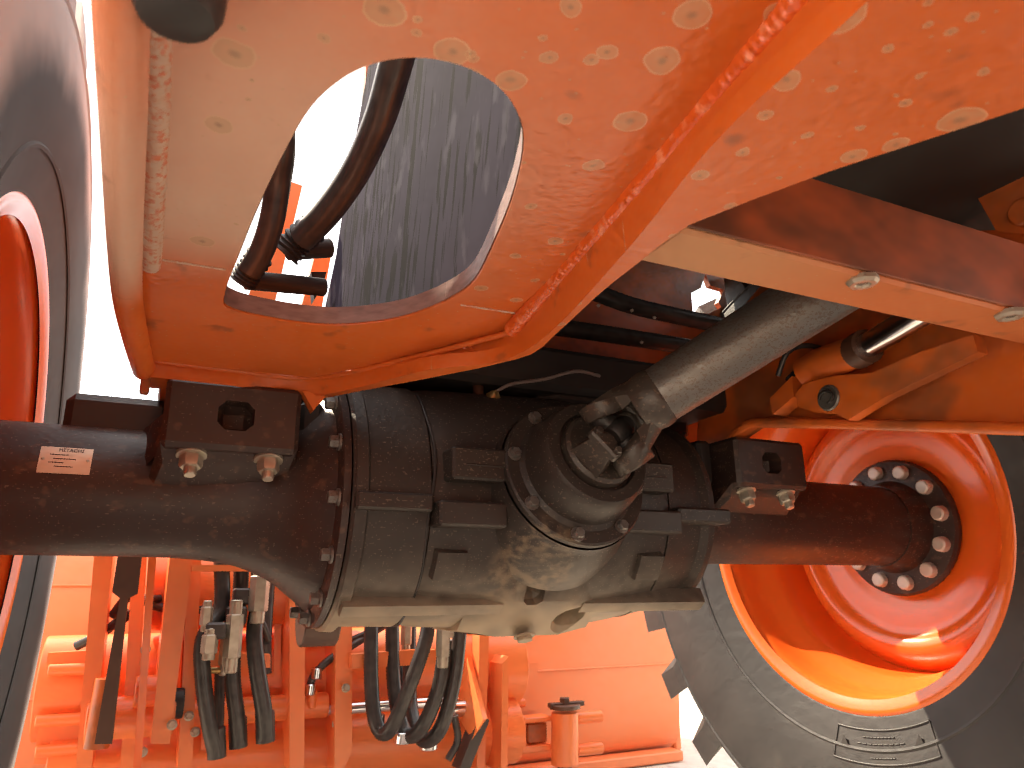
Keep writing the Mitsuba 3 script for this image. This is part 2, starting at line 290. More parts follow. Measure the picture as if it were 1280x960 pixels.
# flange
F_px = [(x+.4, y+.5) for x, y in Bs[16:]]+[(1700, -120), (1500, 62), (1280, 135), (1160, 174), (1040, 213), (940, 250), (862, 281), (828, 304), (800, 327), (770, 350), (745, 371), (712, 402),
        (690, 422), (678, 434), (664, 443), (646, 449), (600, 460), (530, 474), (460, 487), (394, 500)]
part(rail, 'flange', prism([AZ(x, y, ZF) for x, y in F_px], V(0, 0, .016)), 'orange_rail', smooth=25)
# front lip and its small tabs
part(rail, 'lip', strip(spline([AZ(x, y, ZF+.004) for x, y in ((176, 468), (288, 481), (391, 493))], 6), spline([AZ(x, y, ZF-.002) for x, y in ((177, 484), (288, 492), (392, 500))], 6), V(0, .012, .004)), 'orange_rail')
q = AZ(182, 474, ZF); part(rail, 'tab', cbox(q+V(-.005, 0, -.016), q+V(.005, .014, .012), .002), 'orange')
q = AZ(392, 494, ZF); part(rail, 'tab', hull([q+V(-.014, 0, .004), q+V(.02, 0, .006), q+V(.001, 0, -.020), q+V(-.014, .02, .004), q+V(.02, .02, .006), q+V(.001, .02, -.020)]), 'orange')
# rounded outer edge on the left, going up as the outer side plate
edge = [AZ(x, y, ZF+.012) for x, y in ((150, -420), (152, 0), (154, 150), (156, 300), (160, 375), (170, 425), (180, 462))]
part(rail, 'outer_edge', tube(spline(edge, 6), .0125, 18), 'orange_rail')
part(rail, 'side_and_sun_block', strip(np.array(edge[:4])+V(-.004, 0, .010), np.array(edge[:4])+V(-.004, 0, .16), V(.010, 0, 0)), 'orange')
part(rail, 'side_and_sun_block', cbox((-.012, .98, .776), (.004, 1.30, 1.22), .002), 'orange')  # box added to stop sun reaching the axle flange
# weld beads
def weld(px, z, r, flat=1.0):
    Q = spline([AZ(x, y, zz) for x, y, zz in [(a, b, z) if len(t) == 2 else t for t in px for a, b in [t[:2]]]], 60)
    n = len(Q); s = np.concatenate([[0], np.cumsum(np.linalg.norm(np.diff(Q, axis=0), axis=1))])
    import meshkit
    w = 1+.04*np.sin(s/.0032*2*np.pi*.5)+.12*(meshkit.fbm(np.stack([s*70, s*0, s*0], -1), 3, 5)-.5)
    m = tube(Q, r, 14, True, w); v = m.vertices
    v = v+m.vertex_normals*((meshkit.fbm(v*300, 3, 2)-.5)*r*.14)[:, None]
    return trimesh.Trimesh(v, m.faces, process=False)
part(rail, 'weld_bead', weld([(184, -200), (192, 40), (193, 150), (191, 230), (188, 330)], ZP+.002, .0095), 'weld_dusty', label='rough wide weld bead along the pale left edge')
part(rail, 'weld_bead', weld([(1180, -222), (1000, -4), (880, 138), (768, 268), (690, 356), (640, 412, .801)], ZP+.001, .009), 'weld_paint', label='long shiny weld bead beside the spotted flange')
part(rail, 'weld_bead', weld([(176, 449, .792), (285, 462, .790), (390, 472, .788), (520, 446, .793), (636, 416, .800)], .79, .0032), 'orange_rail')
# black rubber stop hanging at the top of the picture
q = AZ(226, -22, .785)
part(L, 'rubber_stop', lathe([(.03, .020), (0, .020), (-.012, .0195), (-.019, .016), (-.022, .010), (-.0225, 1e-5)], q, (0, 0, 1), 32), 'dark_part', label='black rubber stop poking into the top of the picture')

# --- plate, hoses and tubes seen through the opening
XPL = .285
pl_px = [(402, 425), (404, 395), (420, 320), (432, 240), (452, 130), (470, 30)]
pl = [AX(x, y, XPL) for x, y in pl_px]; pl = [q for q in pl if q[2] > .835]; pl = [V(XPL, pl[0][1]+.006, .835)]+pl+[V(XPL, pl[-1][1]-.1, pl[-1][2]+.2), V(XPL, .12, 1.3), V(XPL, .12, .835)]
part(rail, 'inner_plate', prism(pl, V(.014, 0, 0)), 'scuffed_steel', smooth=False, label='bluish grey scuffed steel plate behind the opening')
def hose(px, r, m='hose_rubber', parent=L, name='hose', label=None, n=8):
    key = part(parent, name, tube(spline([AY(x, y, Y) for x, y, Y in px], n), r, 16), m, label=label); return key
h = hose([(505, 40, .56), (492, 90, .60), (474, 150, .66), (446, 212, .74), (412, 262, .80), (378, 298, .85)], .0165, label='thick black hose curving up through the frame opening')
pts = spline([AY(392, 285, .84), AY(372, 301, .86), AY(356, 318, .87)], 20); part(h, 'ribbed_end', tube(pts, .0165, 16, True, 1.1+.10*np.sin(np.arange(len(pts))*1.0)), 'dark_part')
part(h, 'pipe_stub', tube([AY(360, 313, .88), AY(412, 310, .89)], .0125), 'dark_part')
h = hose([(345, 100, .60), (351, 150, .66), (352, 190, .70), (348, 225, .74), (340, 275, .78), (328, 312, .81), (312, 340, .83)], .0135, label='shorter black hose at the left of the frame opening')
pts = spline([AY(325, 320, .82), AY(312, 338, .835), AY(303, 352, .845)], 20); part(h, 'ribbed_end', tube(pts, .0135, 16, True, 1.1+.10*np.sin(np.arange(len(pts))*1.0)), 'dark_part')
part(h, 'pipe_stub', tube([AY(308, 350, .85), AY(404, 359, .88)], .0115), 'dark_part')
part(h, 'clip', prism([AY(x, y, .89) for x, y in ((389, 340), (408, 340), (404, 356), (393, 374))], V(0, .02, 0)), 'dark_part')

# --- cross beam to the right, its bolts
ZB = .789
yb0, yb1 = AZ(850, 288, ZB)[1], AZ(805, 328, ZB)[1]
mat('orange_shade_grime', lambda p, n, uv: mix((.34, .075, .02), (.10, .035, .016), smoothstep(.3, .75, fbm(p.x*11, p.y*11, p.z*16, 4))), .45, specular=.35)  # grime plus a darker brown that stands for shade on this side
mat('beam_paint', lambda p, n, uv: mix(mix(rail_base(p, n, uv), (.46, .26, .13), .30+.5*smoothstep(.62, .36, p.x)), (.12, .07, .04), smoothstep(.62, .8, fbm(p.x*30, p.y*30, p.z*30, 4))*.6), .5, specular=.3)
beam = part(L, 'cross_beam', cbox((AZ(840, 290, ZB)[0]+.004, yb0, ZB), (.98, yb1, ZB+.082), .003), 'beam_paint', smooth=25, label='orange square cross beam behind the spotted flange')
part(beam, 'side_face', cbox((AZ(840, 290, ZB)[0]+.008, yb0-.004, ZB+.0035), (.979, yb0-.0005, ZB+.0815), .001), 'orange_shade_grime', smooth=False, label='brown side of the cross beam, grime darkened with painted shade')
for x, y in ((1078, 350), (1262, 392)):
    q = AZ(x, y, ZB)
    part(beam, 'bolt_boss', lathe([(.002, .014), (-.002, .014), (-.005, .0115), (-.005, .0075), (-.003, .006), (-.003, 1e-5)], q, (0, 0, 1), 8), 'zinc')
    part(beam, 'bolt', hull(np.vstack([q+V(.006*math.cos(a), .006*math.sin(a), -.003) for a in np.arange(6)*math.pi/3]+[q+V(.006*math.cos(a), .006*math.sin(a), .002) for a in np.arange(6)*math.pi/3])), 'shaft_steel')

# --- right frame rail with ledge, steering cylinder lug
XR = .905
r2 = thing('frame_rail', 'orange right frame side in shade with a bent bottom ledge', None, parent=L)
side_px = [(872, 585), (945, 534), (1090, 536), (1400, 538), (1500, 300), (1290, 285), (1000, 300), (880, 440), (870, 560)]
part(r2, 'side_plate', prism([AX(x, y, XR) for x, y in side_px], V(.016, 0, 0)), 'orange', smooth=False)
led = [AX(x, y, XR) for x, y in ((916, 566), (950, 533), (990, 530), (1120, 533), (1290, 538), (1450, 542))]
part(r2, 'ledge', strip(spline(led, 5)+V(.0, 0, .0), spline(np.array(led), 5)+V(-.03, 0, -.008), V(0, 0, .010)), 'orange', label='bent orange ledge above the right tyre')
part(r2, 'ledge_lip', tube(spline(np.array(led)+V(-.030, 0, -.001), 5), .0075, 12), 'orange')
lug_px = [(994, 493), (1004, 480), (1040, 470), (1090, 466), (1150, 440), (1216, 418), (1222, 440), (1170, 465), (1105, 497), (1060, 525), (1045, 518), (1020, 516), (998, 508)]
lug = part(r2, 'cylinder_lug', prism([AX(x, y, .845) for x, y in lug_px], V(.02, 0, 0)), 'orange', smooth=25, label='orange lug holding the steering cylinder pin')
q = AX(1034, 497, .842); part(r2, 'pin', cyl(q, q+V(.05, 0, 0), .019, 28), 'shaft_steel')
part(r2, 'pin_clip', tube(q+V(-.003, 0, 0)+np.stack([0*np.arange(10), .012*np.cos(np.arange(10)*.5), .009*np.sin(np.arange(10)*.5)], -1), .0022, 8), 'dark_part')
part(r2, 'stop_block', prism([AX(x, y, .85) for x, y in ((962, 498), (990, 470), (992, 496), (966, 518))], V(.03, 0, 0)), 'orange')
sc = thing('steering_cylinder', 'steering cylinder with bright chrome rod behind the cross beam', None, parent=L)
a, b = AX(1030, 455, .87), AX(1078, 436, .84)
part(sc, 'rod_eye', tube([a-V(.0, -.03, .01), a, b], [.030, .026, .022], 20), 'orange')
c = AX(1150, 392, .81); part(sc, 'rod', tube([b, c, c+(c-b)*1.2], .0165, 24), 'chrome')
part(sc, 'gland', tube([b-(c-b)*.12, b+(c-b)*.10], .024, 24), 'brown_link')
hose([(972, 470, .80), (985, 440, .78), (1010, 432, .77), (1040, 440, .76)], .004, parent=sc, name='grease_line')
hose([(985, 475, .80), (1010, 455, .79), (1060, 448, .77), (1085, 440, .76)], .005, parent=sc, name='grease_line')

# --- frame plate behind the differential, pipes across it
YP = 1.30
cp_px = [(395, 560), (395, 450), (452, 432), (458, 60), (1010, 60), (1010, 420), (930, 560)]  # upper left of this outline is stretched to shut out sun
star = [(866, 390), (864, 366), (876, 360), (882, 342), (888, 357), (905, 362), (898, 378), (902, 384), (886, 392)]
part(L, 'rear_plate', prism([AY(x, y, YP) for x, y in cp_px], V(0, .016, 0), [[AY(x, y, YP) for x, y in star]]), 'orange', smooth=False, label='shaded dark red frame plate behind the differential, with a small gap of daylight')
part(L, 'pipe', tube(spline([AY(735, 362, 1.10), AY(790, 382, 1.10), AY(850, 396, 1.10), AY(898, 406, 1.1)], 6), .0165, 16), 'hose_rubber', label='upper dark pipe behind the drive shaft')
part(L, 'pipe', tube(spline([AY(690, 408, 1.12), AY(760, 418, 1.12), AY(850, 432, 1.12), AY(930, 446, 1.12)], 6), .0165, 16), 'hose_rubber', label='lower dark pipe behind the drive shaft')
for x, y in ((748, 382), (790, 388), (818, 397), (802, 428)): part(L, 'pipe_drip', trimesh.creation.icosphere(1, .0035).apply_translation(AY(x, y, 1.08)), 'hub_bolt')
# body above
part(L, 'transmission_case', [cbox((.42, .02, .985), (1.36, .74, 1.7), .02), cbox((.30, .70, 1.42), (1.36, 1.36, 1.6), .02), cbox((.5, -.3, .93), (.98, .22, 1.2), .03)], 'dark_part', smooth=False, label='black transmission underside in deep shade, with an added roof against sky light')  # middle box is an added roof that shuts out sky light
part(L, 'rear_body', [cbox((-.30, -3.2, .98), (1.36, -.05, 2.3), .05), cbox((-.05, -1.0, .88), (1.05, -.05, 1.0), .02), cbox((-.22, -3.1, .42), (1.22, -.70, 1.0), .05), cbox((1.05, -3.0, .45), (1.62, -.45, 1.5), .04), cbox((-.62, -3.0, .55), (-.05, -1.0, 1.5), .04)], 'orange', smooth=False)  # unseen rear; lower and side boxes added to hold back light from behind
br = thing('case_bracket', 'dark orange bracket at the right edge of the picture', None, parent=L)
part(br, 'plate', prism([AX(x, y, .87) for x, y in ((1218, 240), (1300, 195), (1340, 300), (1245, 288))], V(.015, 0, 0)), 'orange')
q = AX(1276, 264, .858); part(br, 'boss', cyl(q, q+V(.03, 0, 0), .016), 'orange')

# --- front axle: tubes, mounting brackets, name plate
ax = thing('front_axle', 'black greasy front axle tube running from wheel to wheel', None, parent=L)
def axle_tube(s):
    prof = [(0, .171), (.009, .172), (.011, .168), (.012, .149), (.02, .143), (.035, .131), (.06, .112), (.09, .097), (.12, .088), (.17, .082), (.25, .080), (.60, .0795), (.66, .0795)]
    prof = [(0, .06)]+prof+[(.9-.31+.04, .0795)] if False else [(0, .06)]+prof
    m = lathe(list(map(tuple, prof[:5]))+list(map(tuple, spline([(a, b, 0) for a, b in prof[5:]], 6)[:, :2])), (XC+s*.292, YA, ZA), (s, 0, 0), 72)
    return m
part(ax, 'axle_tube', axle_tube(-1), 'axle_black', label='left axle tube flaring into a bolted flange')
part(ax, 'axle_tube', lathe([(0, .06), (0, .0805), (.30, .0795), (.62, .0795)], (XC+.292, YA, ZA), (1, 0, 0), 64), 'axle_black', label='right axle tube ending in the hub')
def bracket(s):
    x0, x1 = sorted((XC+s*.352, XC+s*.508)); xm = (x0+x1)/2
    import manifold3d as mf
    def M(m): return mf.Manifold(mf.Mesh(np.asarray(m.vertices, np.float32), np.asarray(m.faces, np.uint32)))
    body = M(cbox((x0, .925, .692), (x1, YA+.06, .775), .006))
    rx = xm+s*-.002
    body = body-M(cbox((rx-.021, .90, .716), (rx+.021, .962, .752), .009))
    b2 = M(hull([(x0, .94, .70), (x1, .94, .70), (x0+.006, .955, .676), (x1-.006, .955, .676), (x0-.02, YA, .60), (x1+.02, YA, .60), (x0, YA+.05, .70), (x1, YA+.05, .70)]))
    m = body+b2; g_ = m.to_mesh(); return trimesh.Trimesh(g_.vert_properties[:, :3], g_.tri_verts)
for s, lab in ((-1, 'left axle mounting block with a square pocket'), (1, 'right axle mounting block with a slot')):
    k = part(ax, 'mounting_bracket', bracket(s), 'axle_black', smooth=25, label=lab)
    for d in (.384, .472):
        q = V(XC+s*d, .948, .689)
        bolt(ax, q, (0, -.35, -.94), .0135, .020, 'zinc', stub=.010)
    part(ax, 'gusset', hull([(XC+s*.52, YA-.05, .69), (XC+s*.535, YA-.05, .66), (XC+s*.53, YA+.05, .72), (XC+s*.50, .955, .70), (XC+s*.50, .955, .745), (XC+s*.535, YA, .73), (XC+s*.50, YA+.05, .76)]), 'axle_black')
    part(ax, 'side_block', cbox((XC+s*.345, .975, .70), (XC+s*.315, YA+.06, .775), .006), 'dark_part')
part(ax, 'top_saddle', cbox((XC-.62, YA-.02, .715), (XC-.50, YA+.07, .775), .01), 'dark_part')
q = AY(272, 697, YA-.01); part(ax, 'breather', cbox(q+V(-.012, -.012, -.004), q+V(.012, .012, .014), .002), 'dark_part')
# name plate wrapped on the tube
def on_tube(x, th, dr_=0): return V(x, YA-(.0795+dr_)*math.cos(th), ZA+(.0795+dr_)*math.sin(th))
xa, xb = AY(46, 585, YA-.079)[0], AY(113, 585, YA-.079)[0]
t0, t1 = .10, .52
def tube_patch(x0, x1, ta, tb, h0, h1):
    tt = np.linspace(ta, tb, 7); v, f = [], []
    for h_ in (h0, h1):
        for t in tt: v += [on_tube(x0, t, h_), on_tube(x1, t, h_)]
    n = 14
    for i in range(6):
        a = 2*i; f += [(a, a+1, a+3), (a, a+3, a+2), (n+a, n+a+3, n+a+1), (n+a, n+a+2, n+a+3), (a, a+2, n+a+2), (a, n+a+2, n+a), (a+1, n+a+1, n+a+3), (a+1, n+a+3, a+3)]
    f += [(0, n, n+1), (0, n+1, 1), (12, 13, n+13), (12, n+13, n+12)]
    m = TM(v, f); trimesh.repair.fix_normals(m, multibody=False); return m
part(ax, 'name_plate', tube_patch(xa, xb, t0, t1, -.0005, .0012), 'plate_label', label='small pale maker plate riveted to the left axle tube')
import meshkit
def tube_text(s, x0, w, th, h):
    m = meshkit.text_mesh(s, h, .0006, bold=True); v = m.vertices.copy(); k = w/(v[:, 0].max())
    m.vertices = np.array([on_tube(x0+a*k, th+b/.08, .0011+c) for a, b, c in v]); return m
part(ax, 'plate_lettering', tube_text('HITACHI', xa+.018, .026, .445, .0042), 'plate_ink', smooth=False)
part(ax, 'plate_lines', [tube_patch(xa+.010+o, xb-.012-o2, t, t+.014, .0010, .0015) for t, o, o2 in ((.38, .0, .012), (.315, .004, .004), (.255, .0, .016), (.195, .006, .006))], 'plate_ink', kind='stuff')
for x in (xa+.004, xb-.004): part(ax, 'rivet', trimesh.creation.icosphere(2, .0018).apply_translation(on_tube(x, .31, .001)), 'zinc')
# flange bolts on the left, between tube and housing
for i in range(14):
    a = math.radians(100+i*360/14+8)
    q = V(XC-.303, YA+.159*math.cos(a), ZA+.159*math.sin(a)); bolt(ax, q, (-1, 0, 0), .0085, .014, 'shaft_steel', name='flange_bolt')

# --- differential housing
df = thing('differential', 'dark dusty differential housing with cast ribs in the middle of the axle', None, parent=L)
NB = 96
part(df, 'side_cover', lathe([(-.290, .06), (-.290, .172), (-.286, .176), (-.272, .177), (-.268, .170), (-.262, .170), (-.190, .172), (-.188, .170), (-.188, .06)], (XC, YA, ZA), (1, 0, 0), NB), 'diff_black')
part(df, 'side_cover', lathe([(.188, .06), (.188, .166), (.26, .150), (.272, .156), (.284, .154), (.288, .145), (.290, .06)], (XC, YA, ZA), (1, 0, 0), NB), 'diff_black')
body = lathe([(-.186, 0)]+list(map(tuple, spline([(-.186, .168, 0), (-.15, .173, 0), (-.06, .177, 0), (.02, .180, 0), (.09, .178, 0), (.15, .171, 0), (.186, .165, 0)], 5)[:, :2]))+[(.186, 0)], (XC, YA, ZA), (1, 0, 0), NB)
def boss(x0, x1, tha, thb, r0, r1, ch=.006):
    """a raised cast pad on the barrel between two angles (degrees from straight back, up positive)"""
    v = []
    for x in (x0, x1):
        for t in np.linspace(math.radians(tha), math.radians(thb), 6):
            v.append((x, YA-r0*math.cos(t), ZA+r0*math.sin(t)))
            for q_, rr in ((ch, r1), ): 
                xx = x+(q_ if x == x0 else -q_)
                tt = np.clip(t, math.radians(tha)+ch*.8/r1, math.radians(thb)-ch*.8/r1)
                v.append((xx, YA-rr*math.cos(tt), ZA+rr*math.sin(tt)))
    return hull(v)
def hbox(xa_, xb_, ya_, yb_, za_, zb_, ch=.004): return cbox((xa_, ya_, za_), (xb_, yb_, zb_), ch)
def rel(px, py, Y=.9): return AY(px, py, Y)
# square lugs left of the pinion (upper, lower) and their mirror images
for s in (-1, 1):
    u = lambda a, b: sorted((XC+s*a, XC+s*b))
    x0, x1 = u(.085, .172); part(df, 'cast_lug', hbox(x0, x1, YA-.203, YA-.1, ZA+.010, ZA+.052, .003), 'diff_black', smooth=25)
    x0, x1 = u(.093, .186); part(df, 'cast_lug', hbox(x0, x1, YA-.197, YA-.1, ZA-.048, ZA-.016, .003), 'diff_black', smooth=25)
    x0, x1 = u(.190, .288); part(df, 'cast_lug', hbox(x0, x1, YA-.186, YA-.1, ZA-.030, ZA-.008, .003), 'diff_black', smooth=25)
    x0, x1 = u(.132, .178); part(df, 'cast_pad', boss(x0, x1, -39, -25, .165, .181, .003), 'diff_black', smooth=25)
    x0, x1 = u(.060, .285); part(df, 'sump_rib', boss(x0, x1, -58, -50, .16, .185, .003), 'diff_black', smooth=25)
    x0, x1 = u(.10, .155); part(df, 'cast_line', hbox(x0, x1, YA-.2045, YA-.15, ZA+.028, ZA+.0305, .001), 'diff_black', smooth=25)
# parting line of the two castings
th = np.radians(np.linspace(-150, 60, 60)); wx = .004*np.sin(th*7)+.006*np.sin(th*3)
part(df, 'parting_groove', tube(np.stack([XC-.187+wx*.6, YA-.1705*np.cos(th), ZA+.1705*np.sin(th)], -1), .0022, 8), 'dark_part')
# sump: nose below the pinion with recess and plug
import manifold3d as mf
def MF(m):
    m = trimesh.Trimesh(np.round(m.vertices, 6), m.faces, process=True); m.update_faces(m.nondegenerate_faces()); m.remove_unreferenced_vertices(); trimesh.repair.fix_normals(m)
    return mf.Manifold(mf.Mesh(np.asarray(m.vertices, np.float32), np.asarray(m.faces, np.uint32)))
def cylhit(px, py, r):
    d = _ray(px, py); d = d/np.linalg.norm(d); o = CAM-V(0, YA, ZA); a, b, c = d[1]**2+d[2]**2, o[1]*d[1]+o[2]*d[2], o[1]**2+o[2]**2-r*r
    return CAM+d*((-b-math.sqrt(max(b*b-a*c, 0)))/a)
nose = hull([(XC+dx, YA+dy, ZA+dz) for dx, dy, dz in [(a, b, c) for a in (-.105, .105) for b, c in ((-.105, -.135), (-.05, -.178), (.05, -.178))]+[(a, b, c) for a in (-.05, .05) for b, c in ((-.165, -.07), (-.172, -.04), (-.125, -.14), (-.06, -.187), (.04, -.187))]])
hm = MF(body)+MF(nose)
pc = cylhit(670, 730, .178); rd = unit(pc*V(0, 1, 1)-V(0, YA, ZA))
hm = hm-MF(obox(pc+rd*.012, (.030, .062, .052), (1, 0, 0), np.cross(rd, (1, 0, 0)), .008))
pc = cylhit(712, 768, .180); hm = hm-MF(lathe([(-.05, 0), (-.05, .022), (.004, .026), (.03, .05), (.03, 0)], pc, unit(pc*V(0, 1, 1)-V(0, YA, ZA)), 32))
assert hm.num_tri() > 100
gm = hm.to_mesh(); part(df, 'housing', trimesh.Trimesh(gm.vert_properties[:, :3], gm.tri_verts), 'diff_black', smooth=28)
q = V(XC-.012, YA-.075, ZA-.186); bolt(df, q, (0, -.35, -1), .012, .008, 'diff_black', name='drain_plug')
# --- pinion housing
PA = unit(V(0, -.95, .31)); PB = V(.508, .867, .678)
pin = part(df, 'pinion_neck', lathe([(-.10, .125), (-.05, .118), (-.018, .108), (-.012, .106), (0, .106)], PB, PA, 64), 'diff_black')
part(df, 'pinion_flange', lathe([(.0, .06), (.0, .103), (.003, .1045), (.011, .1045), (.014, .102), (.014, .05)], PB, PA, 64), 'diff_black')
part(df, 'pinion_retainer', lathe([(.012, .088), (.020, .080), (.055, .077), (.066, .075), (.072, .071), (.072, .056), (.064, .054), (.064, .02)], PB, PA, 64), 'diff_black')
e1 = unit(np.cross(PA, [0, 0, 1])); e2 = np.cross(e1, PA)
for i in range(8):
    a = math.radians(i*45+12); q = PB+PA*.014+.0925*(math.cos(a)*e1+math.sin(a)*e2); bolt(df, q, PA, .0075, .009, 'shaft_steel', name='pinion_bolt')
# --- drive shaft: flange yoke, cross with bearing caps, tube yoke, tube
ds = thing('drive_shaft', 'rust speckled grey drive shaft with a universal joint at the differential', None, parent=L)
S0, S1 = AY(806, 506, .700), AY(1052, 350, .535); SD = unit(S1-S0)
J = PB+PA*.118
part(ds, 'flange_yoke', lathe([(.058, .03), (.058, .048), (.062, .050), (.078, .050), (.083, .046), (.083, .01)], PB, PA, 48), 'yoke_steel')
upv = np.cross(V(1, 0, 0), PA)*-1; upv = upv*np.sign(upv[2])
g2 = unit(V(1, 0, 0)*.62-upv*.78); g1 = unit(np.cross(PA, g2)); g1 = g1*np.sign(g1[0])
for s in (-1, 1):
    c = J+g1*s*.034-PA*.014
    part(ds, 'yoke_ear', hull(np.vstack([J+g1*s*t+.017*(math.cos(k)*PA+math.sin(k)*g2) for t in (.024, .040) for k in np.arange(12)*math.pi/6]+[PB+PA*.080+g1*s*t+g2*w for t in (.018, .043) for w in (-.024, .024)])), 'yoke_steel', smooth=30)
    part(ds, 'bearing_wing', obox(J+g1*s*.037+PA*.010, (.016, .046, .014), g1, g2, .003), 'yoke_steel', smooth=25)
    for w in (-1, 1): bolt(ds, J+g1*s*.037+PA*.017+g2*w*.016, PA, .005, .006, 'yoke_steel', name='cap_bolt')
part(ds, 'cross', [cyl(J-g1*.040, J+g1*.040, .0135), cyl(J-g2*.040, J+g2*.040, .0135), trimesh.creation.icosphere(2, .019).apply_translation(J)], 'dark_part')
h2 = unit(g2-SD*(g2@SD)); h3 = np.cross(h2, SD); JS = J
for s in (-1, 1):
    a = J+h2*s*.038
    ring = [S0+SD*.004+.034*(math.cos(k)*h2*s+math.sin(k)*h3) for k in np.linspace(-1.15, 1.15, 9)]
    ring2 = [S0+SD*.004+.024*(math.cos(k)*h2*s+math.sin(k)*h3) for k in np.linspace(-1.0, 1.0, 7)]
    mid = (a+S0)/2
    r1 = [mid+h2*s*t+h3*w for t, w in ((.014, -.029), (.014, .029), (.024, -.019), (.024, .019), (-.004, -.026), (-.004, .026))]
    disc_ = [a+h2*s*t+.0255*(math.cos(k)*h3+math.sin(k)*SD) for t in (-.009, .010) for k in np.arange(16)*math.pi/8]
    part(ds, 'tube_yoke_ear', [hull(np.vstack(disc_+r1)), hull(np.vstack(r1+ring+ring2))], 'yoke_steel', smooth=40)
    part(ds, 'bearing_cap', cyl(a+h2*s*.006, a+h2*s*.0115, .0145), 'dark_part')
part(ds, 'tube_yoke', lathe([(-.012, .01), (-.010, .030), (.0, .0355), (.012, .037), (.020, .036), (.024, .034)], S0, SD, 40), 'yoke_steel')
part(ds, 'shaft_tube', lathe([(.018, .0345), (.10, .0355), (np.linalg.norm(S1-S0)+.01, .0375), (np.linalg.norm(S1-S0)+.01, .01)], S0, SD, 48), 'shaft_steel')
# sensor and wire above the housing
se = part(L, 'sensor', tube([AY(604, 518, .99), AY(610, 510, .99), AY(617, 496, .99), AY(619, 490, .99)], [.008, .012, .012, .006], 14), 'brass', label='small brass sensor end on a thin wire above the differential')
part(L, 'sensor_wire', tube(spline([AY(619, 490, .99), AY(640, 480, .98), AY(680, 474, .97), AY(720, 464, .96), (AY(750, 470, .95))], 8), .0028, 8), 'wire_grey')
part(L, 'sensor_stem', tube(spline([AY(594, 455, 1.02), AY(597, 480, 1.02), AY(600, 505, 1.01)], 4), .0085, 12), 'brown_link')
part(L, 'upper_light_block', [cbox((.34, 1.10, .80), (.92, 1.28, .90), .02), cbox((.17, .99, .836), (.92, 1.29, .91), .01), cbox((.02, 1.16, .72), (.36, 1.295, .90), .01), cbox((.54, 1.0, .80), (.78, 1.2, .86), .03)], 'dark_part', smooth=False)  # wide and left boxes are added covers against sky and sun

# --- wheels
def wheel_meshes():
    prof_t = [(.012, .335), (.0, .348), (-.004, .358), (-.012, .385), (-.024, .43), (-.031, .48), (-.031, .52), (-.026, .565), (-.017, .585), (-.010, .594), (.0, .601), (.02, .607), (.06, .612), (.2, .616)]
    p = spline([(a, b, 0) for a, b in prof_t], 5)[:, :2]; p2 = [(.40-a, b) for a, b in p[::-1]]
    tyre = lathe(list(map(tuple, p))+p2, (0, 0, 0), (1, 0, 0), 128)
    ridge = [lathe([(x-.0008, r-.004), (x-.003, r), (x-.0008, r+.004)], (0, 0, 0), (1, 0, 0), 128) for x, r in ((-.0240, .574), (-.0175, .405))]
    rp = [(.006, .322), (.0, .333), (-.003, .342), (-.001, .3495), (.005, .352), (.010, .350), (.012, .344), (.010, .334), (.016, .326), (.028, .321), (.055, .318), (.075, .312), (.095, .300), (.110, .292), (.13, .288), (.19, .286), (.203, .285)]
    rimb = lathe(spline([(a, b, 0) for a, b in rp], 4)[:, :2], (0, 0, 0), (1, 0, 0), 128)
    dp = [(.206, .2855), (.200, .280), (.185, .272), (.172, .262), (.165, .250), (.163, .236), (.168, .224), (.177, .214), (.181, .204), (.183, .19), (.186, .17), (.192, .15), (.196, .13), (.198, .06)]
    disc = lathe(spline([(a, b, 0) for a, b in dp], 4)[:, :2], (0, 0, 0), (1, 0, 0), 128)
    outer = lathe([(.206, .288), (.33, .288), (.37, .32), (.40, .35), (.408, .345), (.395, .33), (.36, .31), (.33, .275), (.212, .275)], (0, 0, 0), (1, 0, 0), 64)
    hub = lathe([(.194, .05), (.194, .128), (.186, .1375), (.176, .139), (.170, .135), (.168, .12), (.166, .094), (.150, .088), (.12, .082), (.12, .05)], (0, 0, 0), (1, 0, 0), 96)
    return trimesh.util.concatenate([tyre]+ridge), trimesh.util.concatenate([rimb]), trimesh.util.concatenate([disc, outer]), hub
def lug_mesh(a):
    P = []
    for x, r0, r1, sk, w0, w1 in ((-.023, .555, .602, -.046, .044, .032), (-.012, .57, .668, -.034, .046, .031), (.03, .59, .680, -.010, .046, .030), (.21, .60, .680, .085, .038, .026)):
        P.append([(x, r, t) for r, w in ((r0, w0), (r1, w1)) for t in ((sk-w)/.65, (sk+w)/.65)])
    v = []; f = []
    for S in P:
        for x, r, t in S: v.append((x, r*math.cos(a+t), r*math.sin(a+t)))
    for i in range(3):
        b = 4*i
        for q in ((b, b+4, b+6, b+2), (b+2, b+6, b+7, b+3), (b+3, b+7, b+5, b+1)): f += [(q[0], q[1], q[2]), (q[0], q[2], q[3])]
    f += [(0, 2, 3), (0, 3, 1), (12, 15, 14), (12, 13, 15)]
    m = TM(v, f); trimesh.repair.fix_normals(m, multibody=False)
    if m.volume < 0: m.invert()
    return m
ty, rm, dc, hb = wheel_meshes()
NL = 24
shapes = {'tyre': mikit.ply(ty, 'tyre_rubber', smooth=30), 'rim': mikit.ply(rm, 'orange_clean', smooth=40), 'disc': mikit.ply(dc, 'orange_clean', smooth=40), 'hub': mikit.ply(hb, 'axle_black', smooth=30)}
lugs = [mikit.ply(lug_mesh(i*2*math.pi/NL+.018), 'tyre_rubber', smooth=False) for i in range(NL)]
bolts = []
